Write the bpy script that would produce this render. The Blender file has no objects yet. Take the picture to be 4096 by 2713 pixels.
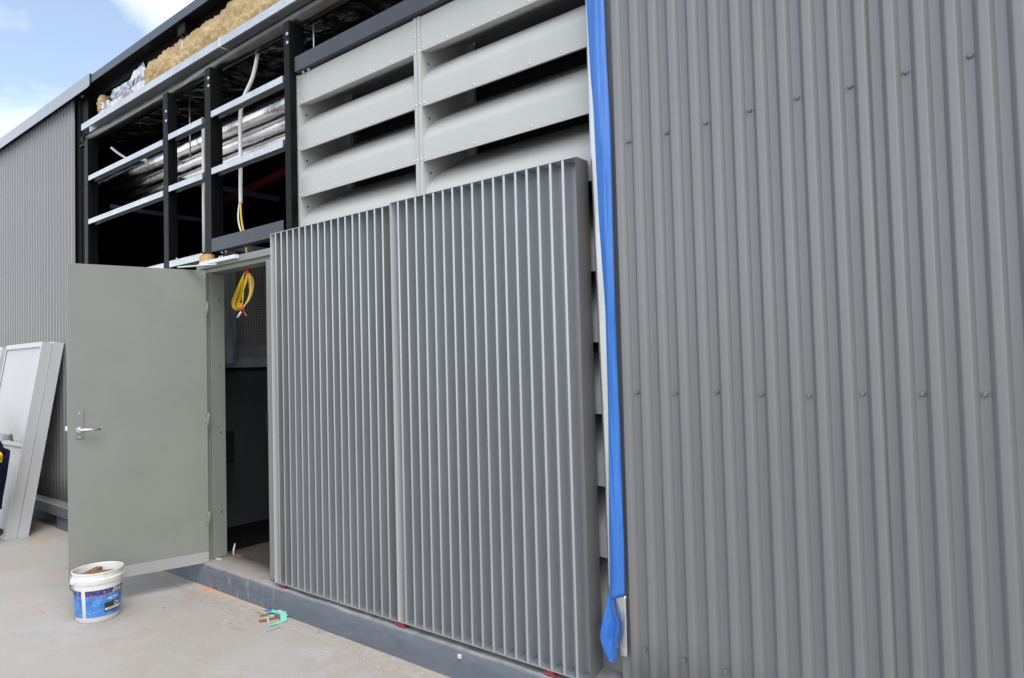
import bpy, bmesh, math, random
from mathutils import Vector, Matrix, noise as mnoise

random.seed(7)
scene = bpy.context.scene
COL = scene.collection
R = math.radians

# ------------------------------------------------------------------ camera
cam_d = bpy.data.cameras.new('camera')
cam_d.sensor_fit = 'HORIZONTAL'; cam_d.sensor_width = 36.0
cam_d.lens = 36.0 * 2700.0 / 4096.0
cam_d.clip_start = 0.05; cam_d.clip_end = 2000.0
cam = bpy.data.objects.new('camera', cam_d); COL.objects.link(cam)
YAW, PITCH, ROLL = 0.6722, 0.0342, -0.0261
fw = Vector((-math.sin(YAW)*math.cos(PITCH), math.cos(YAW)*math.cos(PITCH), math.sin(PITCH)))
rt = Vector((math.cos(YAW), math.sin(YAW), 0.0)); up = rt.cross(fw)
rt2 = rt*math.cos(ROLL) + up*math.sin(ROLL); up2 = up*math.cos(ROLL) - rt*math.sin(ROLL)
cam.matrix_world = Matrix(((rt2.x, up2.x, -fw.x, 1.389), (rt2.y, up2.y, -fw.y, -2.596), (rt2.z, up2.z, -fw.z, 1.611), (0, 0, 0, 1)))
scene.camera = cam

# ------------------------------------------------------------------ sky and sun
SUN_EL, SUN_AZ = 54.0, 118.0           # high sun veiled by thin cloud, in front of the wall and to the right
world = bpy.data.worlds.new('World'); scene.world = world; world.use_nodes = True
nt = world.node_tree; nt.nodes.clear()
def wn(t, **kw):
    n = nt.nodes.new(t)
    for k, v in kw.items(): setattr(n, k, v)
    return n
w_out = wn('ShaderNodeOutputWorld'); w_bg = wn('ShaderNodeBackground'); w_bg.inputs[1].default_value = 0.15
w_sky = wn('ShaderNodeTexSky', sky_type='NISHITA', sun_disc=False, sun_elevation=R(SUN_EL), sun_rotation=R(SUN_AZ), altitude=50.0, air_density=1.0, dust_density=0.6, ozone_density=0.35)
w_tc = wn('ShaderNodeTexCoord'); w_sep = wn('ShaderNodeSeparateXYZ')
nt.links.new(w_tc.outputs['Generated'], w_sep.inputs[0])
w_zz = wn('ShaderNodeMath', operation='ADD'); w_zz.inputs[1].default_value = 0.22
w_zm = wn('ShaderNodeMath', operation='MAXIMUM'); w_zm.inputs[1].default_value = 0.06
nt.links.new(w_sep.outputs['Z'], w_zz.inputs[0]); nt.links.new(w_zz.outputs[0], w_zm.inputs[0])
w_dx = wn('ShaderNodeMath', operation='DIVIDE'); w_dy = wn('ShaderNodeMath', operation='DIVIDE')
nt.links.new(w_sep.outputs['X'], w_dx.inputs[0]); nt.links.new(w_zm.outputs[0], w_dx.inputs[1])
nt.links.new(w_sep.outputs['Y'], w_dy.inputs[0]); nt.links.new(w_zm.outputs[0], w_dy.inputs[1])
w_cmb = wn('ShaderNodeCombineXYZ')
nt.links.new(w_dx.outputs[0], w_cmb.inputs[0]); nt.links.new(w_dy.outputs[0], w_cmb.inputs[1])
w_map = wn('ShaderNodeMapping'); w_map.inputs['Location'].default_value = (10.62, 11.46, 0.0); w_map.inputs['Scale'].default_value = (1.0, 1.25, 1.0)
nt.links.new(w_cmb.outputs[0], w_map.inputs['Vector'])
w_noi = wn('ShaderNodeTexNoise'); w_noi.inputs['Scale'].default_value = 1.15; w_noi.inputs['Detail'].default_value = 7.0
w_noi.inputs['Roughness'].default_value = 0.55; w_noi.inputs['Distortion'].default_value = 0.35
nt.links.new(w_map.outputs[0], w_noi.inputs['Vector'])
w_rmp = wn('ShaderNodeValToRGB')
w_rmp.color_ramp.elements[0].position = 0.38; w_rmp.color_ramp.elements[0].color = (.09, .09, .09, 1)
w_rmp.color_ramp.elements[1].position = 0.70; w_rmp.color_ramp.elements[1].color = (1, 1, 1, 1)
nt.links.new(w_noi.outputs['Fac'], w_rmp.inputs['Fac'])
w_mix = wn('ShaderNodeMix', data_type='RGBA')
CLOUD = 9.5
w_mix.inputs['B'].default_value = (CLOUD*1.0, CLOUD*0.985, CLOUD*0.96, 1)
nt.links.new(w_rmp.outputs['Color'], w_mix.inputs['Factor'])
nt.links.new(w_sky.outputs['Color'], w_mix.inputs['A'])
nt.links.new(w_mix.outputs['Result'], w_bg.inputs[0]); nt.links.new(w_bg.outputs[0], w_out.inputs[0])

sun_d = bpy.data.lights.new('sun', 'SUN'); sun_d.energy = 1.4; sun_d.angle = R(30.0); sun_d.color = (1.0, 0.93, 0.84)
sun = bpy.data.objects.new('sun', sun_d); COL.objects.link(sun)
sdir = Vector((math.sin(R(SUN_AZ))*math.cos(R(SUN_EL)), math.cos(R(SUN_AZ))*math.cos(R(SUN_EL)), math.sin(R(SUN_EL))))
sun.rotation_euler = sdir.to_track_quat('Z', 'Y').to_euler(); sun.location = (0, 20, 30)

scene.render.engine = 'CYCLES'
scene.view_settings.view_transform = 'Standard'; scene.view_settings.look = 'None'
scene.view_settings.exposure = 0.60; scene.view_settings.gamma = 1.0
scene.view_settings.use_curve_mapping = False
scene.cycles.max_bounces = 8; scene.cycles.diffuse_bounces = 4; scene.cycles.glossy_bounces = 4

# ------------------------------------------------------------------ materials
MATS = {}
class MT:
    """small wrapper to write node materials briefly"""
    def __init__(s, name, base=(.5, .5, .5), rough=.5, metal=0.0, spec=.5):
        m = bpy.data.materials.new(name); m.use_nodes = True; s.m = m; s.t = m.node_tree; s.n = s.t.nodes; s.l = s.t.links
        s.b = s.n['Principled BSDF']
        s.b.inputs['Base Color'].default_value = (*base, 1); s.b.inputs['Roughness'].default_value = rough
        s.b.inputs['Metallic'].default_value = metal; s.b.inputs['Specular IOR Level'].default_value = spec
        s.geo = s.n.new('ShaderNodeNewGeometry'); s.tc = s.n.new('ShaderNodeTexCoord')
        MATS[name] = m
    def node(s, t, **kw):
        n = s.n.new(t)
        for k, v in kw.items(): setattr(n, k, v)
        return n
    def pos(s, scale=(1, 1, 1), obj=False, loc=(0, 0, 0)):
        mp = s.node('ShaderNodeMapping'); mp.inputs['Scale'].default_value = scale; mp.inputs['Location'].default_value = loc
        s.l.new(s.tc.outputs['Object'] if obj else s.geo.outputs['Position'], mp.inputs['Vector']); return mp.outputs[0]
    def noise(s, vec, scale=5, detail=4, rough=.55, dist=0):
        n = s.node('ShaderNodeTexNoise'); n.inputs['Scale'].default_value = scale; n.inputs['Detail'].default_value = detail
        n.inputs['Roughness'].default_value = rough; n.inputs['Distortion'].default_value = dist
        s.l.new(vec, n.inputs['Vector']); return n.outputs['Fac']
    def ramp(s, fac, a, b, ca=(0, 0, 0), cb=(1, 1, 1)):
        r = s.node('ShaderNodeValToRGB'); e = r.color_ramp.elements
        e[0].position = a; e[0].color = (*ca, 1); e[1].position = b; e[1].color = (*cb, 1)
        s.l.new(fac, r.inputs['Fac']); return r.outputs['Color']
    def mix(s, fac, a, b, mode='MIX'):
        m = s.node('ShaderNodeMix', data_type='RGBA', blend_type=mode)
        for sock, v in (('Factor', fac), ('A', a), ('B', b)):
            if isinstance(v, (int, float)): m.inputs[sock].default_value = v
            elif isinstance(v, tuple): m.inputs[sock].default_value = (*v, 1)
            else: s.l.new(v, m.inputs[sock])
        return m.outputs['Result']
    def math(s, op, a, b=None):
        m = s.node('ShaderNodeMath', operation=op)
        for i, v in enumerate((a, b)):
            if v is None: continue
            if isinstance(v, (int, float)): m.inputs[i].default_value = v
            else: s.l.new(v, m.inputs[i])
        return m.outputs[0]
    def color(s, c): s.l.new(c, s.b.inputs['Base Color'])
    def roughness(s, c): s.l.new(c, s.b.inputs['Roughness'])
    def bump(s, h, strength=.2, dist=.01):
        b = s.node('ShaderNodeBump'); b.inputs['Strength'].default_value = strength; b.inputs['Distance'].default_value = dist
        s.l.new(h, b.inputs['Height']); s.l.new(b.outputs[0], s.b.inputs['Normal'])

def painted(name, base, rough=.42, var=.10, spec=.5, metal=0.0, streak=True):
    k = MT(name, base, rough, metal, spec)
    n1 = k.noise(k.pos((3, 3, .6) if streak else (2, 2, 2)), 1.6, 5)
    n2 = k.noise(k.pos(), 60, 3)
    lo = tuple(c*(1-var) for c in base); hi = tuple(min(1, c*(1+var)) for c in base)
    c = k.ramp(n1, .3, .7, lo, hi)
    c = k.mix(k.ramp(n2, .62, .75), c, tuple(c0*.93 for c0 in base))
    k.color(c); k.roughness(k.ramp(n1, .3, .75, (rough-.06,)*3, (rough+.08,)*3))
    return k

# concrete apron
k = MT('concrete', rough=.85, spec=.25)
p0 = k.pos(); big = k.noise(p0, .55, 5, .6); mid = k.noise(p0, 3.2, 6, .65, .6); fine = k.noise(p0, 55, 4, .7); micro = k.noise(p0, 420, 2)
c = k.ramp(big, .32, .68, (.40, .375, .345), (.475, .465, .45))
c = k.mix(k.ramp(mid, .50, .78), c, (.40, .355, .30))
c = k.mix(k.ramp(k.noise(k.pos(loc=(9, 4, 0)), 1.3, 6, .7, 1.0), .56, .74), c, (.50, .50, .495))
c = k.mix(k.ramp(fine, .35, .70), k.mix(1.0, c, (.90, .90, .89), 'MULTIPLY'), c)
c = k.mix(k.ramp(micro, .58, .70), c, k.mix(1.0, c, (.78, .77, .75), 'MULTIPLY'))
c = k.mix(k.ramp(k.noise(p0, 190, 3, .7), .64, .70), c, k.mix(1.0, c, (.70, .68, .65), 'MULTIPLY'))
c = k.mix(k.math('MULTIPLY', k.ramp(k.noise(k.pos((1, 2.2, 1), loc=(3, 7, 0)), 2.1, 7, .72, 1.4), .54, .66), .5), c, (.36, .335, .30))
sx = k.node('ShaderNodeSeparateXYZ'); k.l.new(k.geo.outputs['Position'], sx.inputs[0])
# sandy dust swept against the kerb, with a ragged outline of its own
edge = k.math('ADD', k.math('MULTIPLY', k.math('SUBTRACT', mid, .5), .34), sx.outputs['Y'])
dust = k.ramp(edge, .0, .13); dn = k.node('ShaderNodeMapRange'); dn.inputs[1].default_value = -.30; dn.inputs[2].default_value = -.10
k.l.new(edge, dn.inputs[0])
c = k.mix(k.math('MULTIPLY', dn.outputs[0], .45), c, (.38, .315, .25))
# orange spray mark and faint red set-out marks on the slab
def spot(px, py, rx, ry, warp=.06):
    ax = k.math('DIVIDE', k.math('SUBTRACT', k.math('ADD', sx.outputs['X'], k.math('MULTIPLY', k.math('SUBTRACT', mid, .5), warp)), px), rx)
    ay = k.math('DIVIDE', k.math('SUBTRACT', sx.outputs['Y'], py), ry)
    d = k.math('SQRT', k.math('ADD', k.math('MULTIPLY', ax, ax), k.math('MULTIPLY', ay, ay)))
    return k.ramp(d, .15, 1.0, (1, 1, 1), (0, 0, 0))
for (a, b_, rx, ry, colr, s_) in ((-3.55, -.085, .07, .045, (.80, .22, .04), .85), (-3.34, -.075, .24, .04, (.62, .34, .16), .5), (-2.86, -.08, .22, .03, (.60, .36, .2), .4),
                            (-4.85, -.62, .16, .10, (.62, .30, .16), .28), (-4.4, -1.0, .12, .07, (.62, .26, .14), .28), (-4.05, -.98, .20, .02, (.6, .2, .15), .35),
                            (-1.27, -.30, .03, .012, (.7, .06, .05), .9), (-2.62, -.36, .10, .03, (.30, .24, .19), .5), (-6.6, -.30, .25, .08, (.33, .25, .17), .5), (-6.3, -.32, .2, .1, (.5, .33, .2), .4)):
    c = k.mix(k.math('MULTIPLY', spot(a, b_, rx, ry), s_), c, colr)
k.color(c); k.bump(k.math('ADD', k.math('MULTIPLY', fine, .6), micro), .22, .003)

k = MT('mortar', rough=.9, spec=.2); f1 = k.noise(k.pos(), 14, 6, .7); f2 = k.noise(k.pos(), 160, 3)
c = k.ramp(f1, .3, .7, (.33, .295, .255), (.43, .40, .36)); c = k.mix(k.ramp(f2, .5, .7), c, (.42, .38, .33)); sx = k.node('ShaderNodeSeparateXYZ'); k.l.new(k.geo.outputs['Position'], sx.inputs[0]); mid = f1
for (a, b_, rx, ry, colr, s_) in ((-3.52, -.095, .085, .040, (.82, .24, .05), .9), (-3.30, -.08, .26, .045, (.66, .38, .18), .6), (-2.86, -.085, .22, .03, (.62, .40, .22), .5)):
    c = k.mix(k.math('MULTIPLY', spot(a, b_, rx, ry), s_), c, colr)
k.color(c); k.bump(f2, .3, .004)

k = MT('kerb_paint', rough=.62, spec=.35)
n1 = k.noise(k.pos((1, 1, 3)), 9, 6, .65); n2 = k.noise(k.pos((1.5, 1, .35)), 16, 5, .6); n3 = k.noise(k.pos(), 130, 3)
c = k.ramp(n1, .3, .72, (.115, .135, .165), (.155, .175, .21))
sx = k.node('ShaderNodeSeparateXYZ'); k.l.new(k.geo.outputs['Position'], sx.inputs[0])
nx = k.node('ShaderNodeSeparateXYZ'); k.l.new(k.geo.outputs['Normal'], nx.inputs[0])
# scuffs and dust dropped where people step through the doorway, and dust lying on the top face
door_zone = k.ramp(k.math('ABSOLUTE', k.math('DIVIDE', k.math('ADD', sx.outputs['X'], 3.2), .75)), .4, 1.0, (1, 1, 1), (0, 0, 0))
c = k.mix(k.math('MULTIPLY', k.ramp(n2, .54, .68), k.math('MULTIPLY', door_zone, .5)), c, (.42, .39, .35))
topz = k.ramp(nx.outputs['Z'], .25, .9)
c = k.mix(k.math('MULTIPLY', topz, k.ramp(n1, .25, .62)), c, (.34, .325, .29))
c = k.mix(k.math('MULTIPLY', k.math('MULTIPLY', topz, door_zone), .75), c, (.33, .31, .27))
c = k.mix(k.ramp(n3, .66, .76), c, (.10, .115, .14)); k.color(c)
k.bump(k.math('ADD', n1, k.math('MULTIPLY', n3, .5)), .35, .004)

kc = painted('cladding', (.178, .178, .184), .30, .02, .85); kc.l.remove(kc.b.inputs['Roughness'].links[0]); kc.b.inputs['Roughness'].default_value = .30
painted('capping', (.30, .325, .38), .30, .06, .6)
painted('fin_paint', (.52, .535, .555), .34, .03, .5, metal=.62)
painted('panel_paint', (.54, .55, .565), .4, .04, .5)
painted('stile_lit', (.52, .52, .53), .4, .03, .5)  # lit copy of the screen frame colour, for the left stiles
painted('stile_shaded', (.12, .12, .12), .42, .05, .5)  # shaded copy of the frame colour, shade on the right return painted in
painted('louvre_paint', (.465, .475, .455), .36, .03, .5)
k = painted('door_paint', (.232, .242, .216), .42, .055, .45, streak=False); k.bump(k.noise(k.pos(), 700, 2), .08, .001)
k = painted('frame_paint', (.225, .238, .212), .46, .05, .45)
painted('black_steel', (.0045, .0048, .0055), .45, .3, .12)
k = painted('lintel_steel', (.050, .058, .074), .42, .25, .35, streak=False)
k = painted('fascia_steel', (.065, .076, .10), .36, .2, .35)
painted('pipe_steel', (.085, .08, .077), .22, .25, .5, metal=.9)
painted('dark_board', (.026, .031, .034), .45, .3, .3)
painted('galv_dull', (.50, .55, .60), .42, .35, .4, metal=.8)
painted('mesh_wire', (.30, .30, .31), .5, .2, .3)
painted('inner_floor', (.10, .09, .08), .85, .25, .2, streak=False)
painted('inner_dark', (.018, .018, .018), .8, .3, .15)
painted('red_pipe', (.07, .006, .005), .45, .2, .4)
painted('white_plastic', (.74, .74, .73), .38, .05, .5)
painted('white_bar', (.70, .72, .72), .35, .04, .5)
painted('satin_steel', (.30, .295, .285), .36, .1, .5, metal=.95)
painted('plate_steel', (.25, .25, .25), .4, .1, .5, metal=.5)
painted('strip_alloy', (.40, .40, .40), .42, .06, .5, metal=.25)
painted('chrome', (.72, .72, .72), .16, .05, .5, metal=1.0)
painted('dark_wire', (.03, .03, .035), .5, .2)
painted('red_packer', (.28, .03, .04), .5, .15)
painted('yellow_cable', (.80, .50, .01), .42, .08)
painted('red_tape', (.62, .03, .06), .45, .1)
painted('teal_board', (.22, .60, .50), .6, .06)
painted('blue_packer', (.06, .22, .62), .5, .1)
painted('chip_white', (.8, .8, .78), .7, .1)
painted('leaf_brown', (.17, .14, .10), .8, .3)
painted('yellow_case', (.82, .48, .01), .4, .1)
painted('navy_cloth', (.012, .016, .045), .9, .3, .15)
painted('grey_cloth', (.45, .44, .46), .9, .15, .15)
painted('skin', (.50, .30, .22), .55, .08, .4)
painted('hair', (.04, .025, .015), .6, .2)
painted('boot', (.09, .06, .035), .6, .2)
painted('screw_paint', (.19, .193, .20), .42, .08)
painted('tape_cream', (.62, .60, .50), .6, .08)

k = MT('galvanised', rough=.36, metal=.92)
v = k.node('ShaderNodeTexVoronoi', feature='F1'); v.inputs['Scale'].default_value = 95; k.l.new(k.pos(), v.inputs['Vector'])
n1 = k.noise(k.pos(), 3.5, 5)
c = k.mix(k.ramp(n1, .3, .7), (.58, .605, .63), (.72, .745, .77))
c = k.mix(.35, c, k.mix(1.0, c, k.mix(.75, (1, 1, 1), v.outputs['Color']), 'MULTIPLY'))
k.color(c); k.roughness(k.ramp(v.outputs['Distance'], 0, .9, (.28,)*3, (.5,)*3))

k = MT('foil', (.80, .79, .78), .13, 1.0)
n1 = k.noise(k.pos((1, 1, 1)), 45, 5, .65, .8)
k.bump(n1, .32, .006)
k = MT('foil_smooth', (.52, .505, .49), .16, 1.0); n1 = k.noise(k.pos(), 9, 4, .5, 1.2); k.bump(n1, .22, .012)
k = MT('foil_ceiling', (.30, .30, .31), .22, 1.0); n1 = k.noise(k.pos((1, .45, 1)), 9, 5, .6, 1.5); k.bump(n1, 1.0, .06)
k = MT('foil_weave', (.66, .66, .66), .30, .9)
v = k.node('ShaderNodeTexVoronoi'); v.inputs['Scale'].default_value = 260; k.l.new(k.pos(), v.inputs['Vector'])
k.bump(k.math('ADD', v.outputs['Distance'], k.noise(k.pos(), 40, 4)), .35, .003)
k = MT('blue_membrane', (.045, .22, .74), .40, 0, .5)
wv = k.node('ShaderNodeTexWave', wave_type='BANDS', bands_direction='DIAGONAL'); wv.inputs['Scale'].default_value = 230; wv.inputs['Distortion'].default_value = .6; k.l.new(k.pos(), wv.inputs['Vector'])
n1 = k.noise(k.pos((8, 8, 1)), 4, 4); k.color(k.ramp(n1, .3, .75, (.026, .145, .52), (.045, .21, .64))); k.bump(k.math('ADD', k.math('MULTIPLY', wv.outputs['Fac'], .25), k.noise(k.pos((1, 1, .35)), 22, 4)), .35, .006)

k = MT('insulation', rough=1.0, spec=.1)
n1 = k.noise(k.pos((1, 2.2, 2.2)), 7, 7, .7, .6); n2 = k.noise(k.pos((1, 3, 3)), 60, 5, .7)
c = k.ramp(n1, .3, .7, (.48, .34, .16), (.77, .63, .40)); c = k.mix(k.ramp(n2, .3, .7), k.mix(1.0, c, (.80, .72, .62), 'MULTIPLY'), c); k.color(c)
k.bump(k.math('ADD', n1, k.math('MULTIPLY', n2, .5)), .6, .02)

k = MT('timber', rough=.7, spec=.3); n1 = k.noise(k.pos((14, 14, 2), True), 3, 5, .6, .5)
k.color(k.ramp(n1, .3, .7, (.50, .26, .10), (.70, .44, .20)))
k = MT('timber_brown', rough=.8, spec=.25); n1 = k.noise(k.pos((3, 25, 25), True), 4, 5, .6, .4); k.color(k.ramp(n1, .3, .7, (.19, .085, .05), (.33, .165, .10)))

k = MT('bucket_plastic', rough=.42, spec=.45)
n1 = k.noise(k.pos((1, 1, 1), True), 9, 6, .7, .8); n2 = k.noise(k.pos((1, 1, 5), True), 22, 4, .7)
c = k.mix(k.ramp(n1, .56, .78), (.76, .755, .73), (.52, .49, .43)); c = k.mix(k.ramp(n2, .70, .76), c, (.10, .09, .09)); k.color(c)
# bucket label: navy band, red line, blue body, scratched
k = MT('bucket_label', rough=.45, spec=.4)
sx = k.node('ShaderNodeSeparateXYZ'); k.l.new(k.tc.outputs['Object'], sx.inputs[0])
body = k.ramp(k.noise(k.pos((1, 1, 1), True), 14, 4), .3, .7, (.02, .13, .48), (.06, .26, .66))
c = k.mix(k.ramp(sx.outputs['Z'], .1745, .1755), body, (.025, .035, .16))
red = k.math('LESS_THAN', k.math('ABSOLUTE', k.math('SUBTRACT', sx.outputs['Z'], .1735)), .0018)
c = k.mix(red, c, (.62, .03, .07))
for (sc, lo_, rotz) in (((38, 38, 9), .655, .5), ((9, 9, 46), .66, -.7), ((24, 24, 24), .66, 1.4)):
    mp = k.node('ShaderNodeMapping'); mp.inputs['Scale'].default_value = sc; mp.inputs['Rotation'].default_value = (rotz, rotz*.7, 0); k.l.new(k.tc.outputs['Object'], mp.inputs['Vector'])
    c = k.mix(k.math('MULTIPLY', k.ramp(k.noise(mp.outputs[0], 3, 4, .8, 1.2), lo_-.06, lo_), .75), c, (.66, .72, .78))
c = k.mix(k.math('MULTIPLY', k.ramp(k.noise(k.pos((1, 1, 1), True), 20, 3), .62, .70), .6), c, (.20, .21, .24))
k.color(c)
M = MATS

# ------------------------------------------------------------------ mesh helpers
OFF = {}
def setp(o, label=None, cat=None, group=None, kind=None):
    for kk, v in (('label', label), ('category', cat), ('group', group), ('kind', kind)):
        if v: o[kk] = v
    return o
def thing(name, label, cat, loc=(0, 0, 0), rot=None, group=None):
    o = bpy.data.objects.new(name, None); o.empty_display_size = .1; COL.objects.link(o); o.location = loc
    OFF[o] = Vector(loc)
    if rot is not None: o.rotation_euler = rot; OFF[o] = Vector((0, 0, 0))
    return setp(o, label, cat, group)
class MB:
    def __init__(s): s.v = []; s.f = []; s.sm = []
    def add(s, vs, fs, smooth=False):
        b = len(s.v); s.v += [Vector(q) for q in vs]; s.f += [tuple(i+b for i in f) for f in fs]; s.sm += [smooth]*len(fs); return s
    def box(s, x0, x1, y0, y1, z0, z1):
        return s.add([(x0,y0,z0),(x1,y0,z0),(x1,y1,z0),(x0,y1,z0),(x0,y0,z1),(x1,y0,z1),(x1,y1,z1),(x0,y1,z1)],
                     [(0,3,2,1),(4,5,6,7),(0,1,5,4),(1,2,6,5),(2,3,7,6),(3,0,4,7)])
    def obox(s, c, ax, ay, az):
        c, ax, ay, az = map(Vector, (c, ax, ay, az)); vs = [c+i*ax+j*ay+l*az for l in (-1, 1) for (i, j) in ((-1,-1),(1,-1),(1,1),(-1,1))]
        return s.add(vs, [(0,3,2,1),(4,5,6,7),(0,1,5,4),(1,2,6,5),(2,3,7,6),(3,0,4,7)])
    def prism(s, prof, axis, a, b, closed=True, smooth=False, caps=True):
        """prof: 2-D polygon; axis 'x' uses (y,z), 'y' uses (x,z), 'z' uses (x,y)"""
        def P(q, t): return {'x': (t, q[0], q[1]), 'y': (q[0], t, q[1]), 'z': (q[0], q[1], t)}[axis]
        n = len(prof); vs = [P(q, a) for q in prof] + [P(q, b) for q in prof]
        fs = [(i, (i+1) % n, (i+1) % n+n, i+n) for i in range(n if closed else n-1)]
        s.add(vs, fs, smooth)
        if closed and caps:
            bb = len(s.v)-2*n; s.f += [tuple(bb+i for i in range(n))[::-1], tuple(bb+n+i for i in range(n))]; s.sm += [False, False]
        return s
    def tube(s, pts, r, n=8, caps=True):
        pts = [Vector(q) for q in pts]; rs = r if isinstance(r, (list, tuple)) else [r]*len(pts)
        rings = []; prev = None
        for i, q in enumerate(pts):
            t = (pts[min(i+1, len(pts)-1)]-pts[max(i-1, 0)]).normalized()
            a = prev if prev is not None else (Vector((0, 0, 1)) if abs(t.z) < .9 else Vector((1, 0, 0)))
            u = (a - t*a.dot(t)).normalized(); prev = u; w = t.cross(u)
            rings.append([q + (u*math.cos(2*math.pi*j/n) + w*math.sin(2*math.pi*j/n))*rs[i] for j in range(n)])
        vs = [q for rg in rings for q in rg]
        fs = [(i*n+j, i*n+(j+1) % n, (i+1)*n+(j+1) % n, (i+1)*n+j) for i in range(len(pts)-1) for j in range(n)]
        s.add(vs, fs, True)
        if caps:
            bb = len(s.v)-len(vs); s.f += [tuple(bb+j for j in range(n))[::-1], tuple(bb+(len(pts)-1)*n+j for j in range(n))]; s.sm += [False, False]
        return s
    def lathe(s, prof, n=40, c=(0, 0, 0), a0=0, a1=360, smooth=True):
        full = a1-a0 >= 360; m = n if full else n+1
        vs = []
        for (r, z) in prof:
            for j in range(m):
                t = R(a0+(a1-a0)*j/n); vs.append((c[0]+r*math.cos(t), c[1]+r*math.sin(t), c[2]+z))
        fs = []
        for i in range(len(prof)-1):
            for j in range(n):
                j2 = (j+1) % m; fs.append((i*m+j, i*m+j2, (i+1)*m+j2, (i+1)*m+j))
        return s.add(vs, fs, smooth)
    def grid(s, fn, nu, nv, smooth=True):
        vs = [fn(i/nu, j/nv) for i in range(nu+1) for j in range(nv+1)]
        fs = [(i*(nv+1)+j, (i+1)*(nv+1)+j, (i+1)*(nv+1)+j+1, i*(nv+1)+j+1) for i in range(nu) for j in range(nv)]
        return s.add(vs, fs, smooth)
    def mesh(s, name, off=Vector((0, 0, 0)), bevel=0, weld=False, solid=0):
        me = bpy.data.meshes.new(name); me.from_pydata([tuple(q-off) for q in s.v], [], s.f)
        for i, pl in enumerate(me.polygons): pl.use_smooth = s.sm[i]
        bm = bmesh.new(); bm.from_mesh(me)
        if weld: bmesh.ops.remove_doubles(bm, verts=bm.verts, dist=1e-5)
        bmesh.ops.recalc_face_normals(bm, faces=bm.faces)
        if bevel:
            bmesh.ops.bevel(bm, geom=[e for e in bm.edges if len(e.link_faces) == 2 and e.calc_face_angle(0) > .6], offset=bevel, segments=2, affect='EDGES', profile=.6, clamp_overlap=True)
        bm.to_mesh(me); bm.free(); me.update(); return me
    def build(s, name, mat, parent=None, bevel=0, weld=False, solid=0, **tags):
        off = Vector((0, 0, 0)); q = parent
        while q is not None:
            off = off + OFF.get(q, Vector((0, 0, 0))); q = q.parent
        if parent is None and tags.get('origin') is not None: off = Vector(tags['origin'])
        og = tags.pop('origin', None)
        me = s.mesh(name, off, bevel, weld); o = bpy.data.objects.new(name, me); COL.objects.link(o)
        me.materials.append(M[mat])
        if parent is not None: o.parent = parent
        elif og is not None: o.location = og
        if solid:
            md = o.modifiers.new('thick', 'SOLIDIFY'); md.thickness = solid; md.offset = 0
        return setp(o, **tags)
def inst(src, parent, loc, rot=None, scale=None):
    o = src.copy(); COL.objects.link(o); o.parent = parent; o.location = loc
    if rot is not None: o.rotation_euler = rot
    if scale is not None: o.scale = scale
    return o
def box(name, mat, x0, x1, y0, y1, z0, z1, parent=None, bevel=0, **t):
    return MB().box(x0, x1, y0, y1, z0, z1).build(name, mat, parent, bevel, **t)
def copy_tree(o, parent=None, loc=None):
    c = o.copy(); COL.objects.link(c); c.parent = parent
    if loc is not None: c.location = loc
    for ch in list(o.children): copy_tree(ch, c)
    return c

# ------------------------------------------------------------------ ground, kerb, floors, roof
MB().add([(-300,-300,0),(300,-300,0),(300,300,0),(-300,300,0)], [(0,1,2,3)]).build('ground', 'concrete', kind='structure', label='grey concrete apron in front of the shed')
random.seed(3)
xs = [-6.3+i*.06 for i in range(205)]
front = [-.165 + .022*mnoise.noise(Vector((x*1.7, 3, 0))) + .012*mnoise.noise(Vector((x*7, 1, 0))) - (.028 if -1.42 > x > -1.9 else 0) for x in xs]
mb = MB(); vs = [(x, f-.012, .0008) for x, f in zip(xs, front)] + [(x, f+.012, .004) for x, f in zip(xs, front)] + [(x, -.05, .005) for x in xs]; n = len(xs)
mb.add(vs, [(q*n+i, q*n+i+1, q*n+n+i+1, q*n+n+i) for q in (0, 1) for i in range(n-1)], True)
mb.build('mortar_strip', 'mortar', kind='structure', label='rough mortar skim along the foot of the kerb')
# kerb: painted upstand with a softened, slightly uneven arris
def kerb(name, x0, x1, yf, yb, h, label, n):
    m = MB(); prof = [(0, 0), (0, .55), (0, .90), (.006, .97), (.014, 1.0), (.5, 1.0), (1, 1.0), (1, 0)]
    def fn(u, v_):
        x = x0+(x1-x0)*u; i = min(int(round(v_*(len(prof)-1))), len(prof)-1); a, b_ = prof[i]
        j = .0035*mnoise.noise(Vector((x*5, b_*4, 2))) + .0015*mnoise.noise(Vector((x*31, b_*9, 5)))
        y = yf + (a*(yb-yf) if i >= 5 else a) + j*(1 if i < 5 else 0)
        return (x, y, b_*h + (j if .8 < b_ and i < 7 else 0))
    m.grid(fn, n, len(prof)-1); e = len(prof)
    m.f += [tuple(range(e)), tuple(n*e+i for i in range(e))[::-1]]; m.sm += [False, False]
    return m.build(name, 'kerb_paint', kind='structure', label=label)
kerb('kerb', -4.6, 6.0, -.07, .18, .170, 'blue-grey painted concrete kerb under the doorway and screens', 420)
kerb('kerb', -15.0, -4.6, .06, .18, .150, 'blue-grey kerb under the far cladding', 80)
kerb('kerb', -6.83, -6.44, -.02, .059, .145, 'short kerb block projecting under the end of the far cladding', 14)
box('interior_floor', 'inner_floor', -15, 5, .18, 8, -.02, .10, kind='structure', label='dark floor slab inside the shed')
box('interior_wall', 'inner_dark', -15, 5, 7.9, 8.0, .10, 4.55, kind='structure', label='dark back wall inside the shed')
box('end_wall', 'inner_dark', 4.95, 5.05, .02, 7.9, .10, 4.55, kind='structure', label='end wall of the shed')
box('end_wall', 'inner_dark', -15.05, -14.95, .08, 7.9, .10, 4.55, kind='structure', label='far end wall of the shed')
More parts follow.
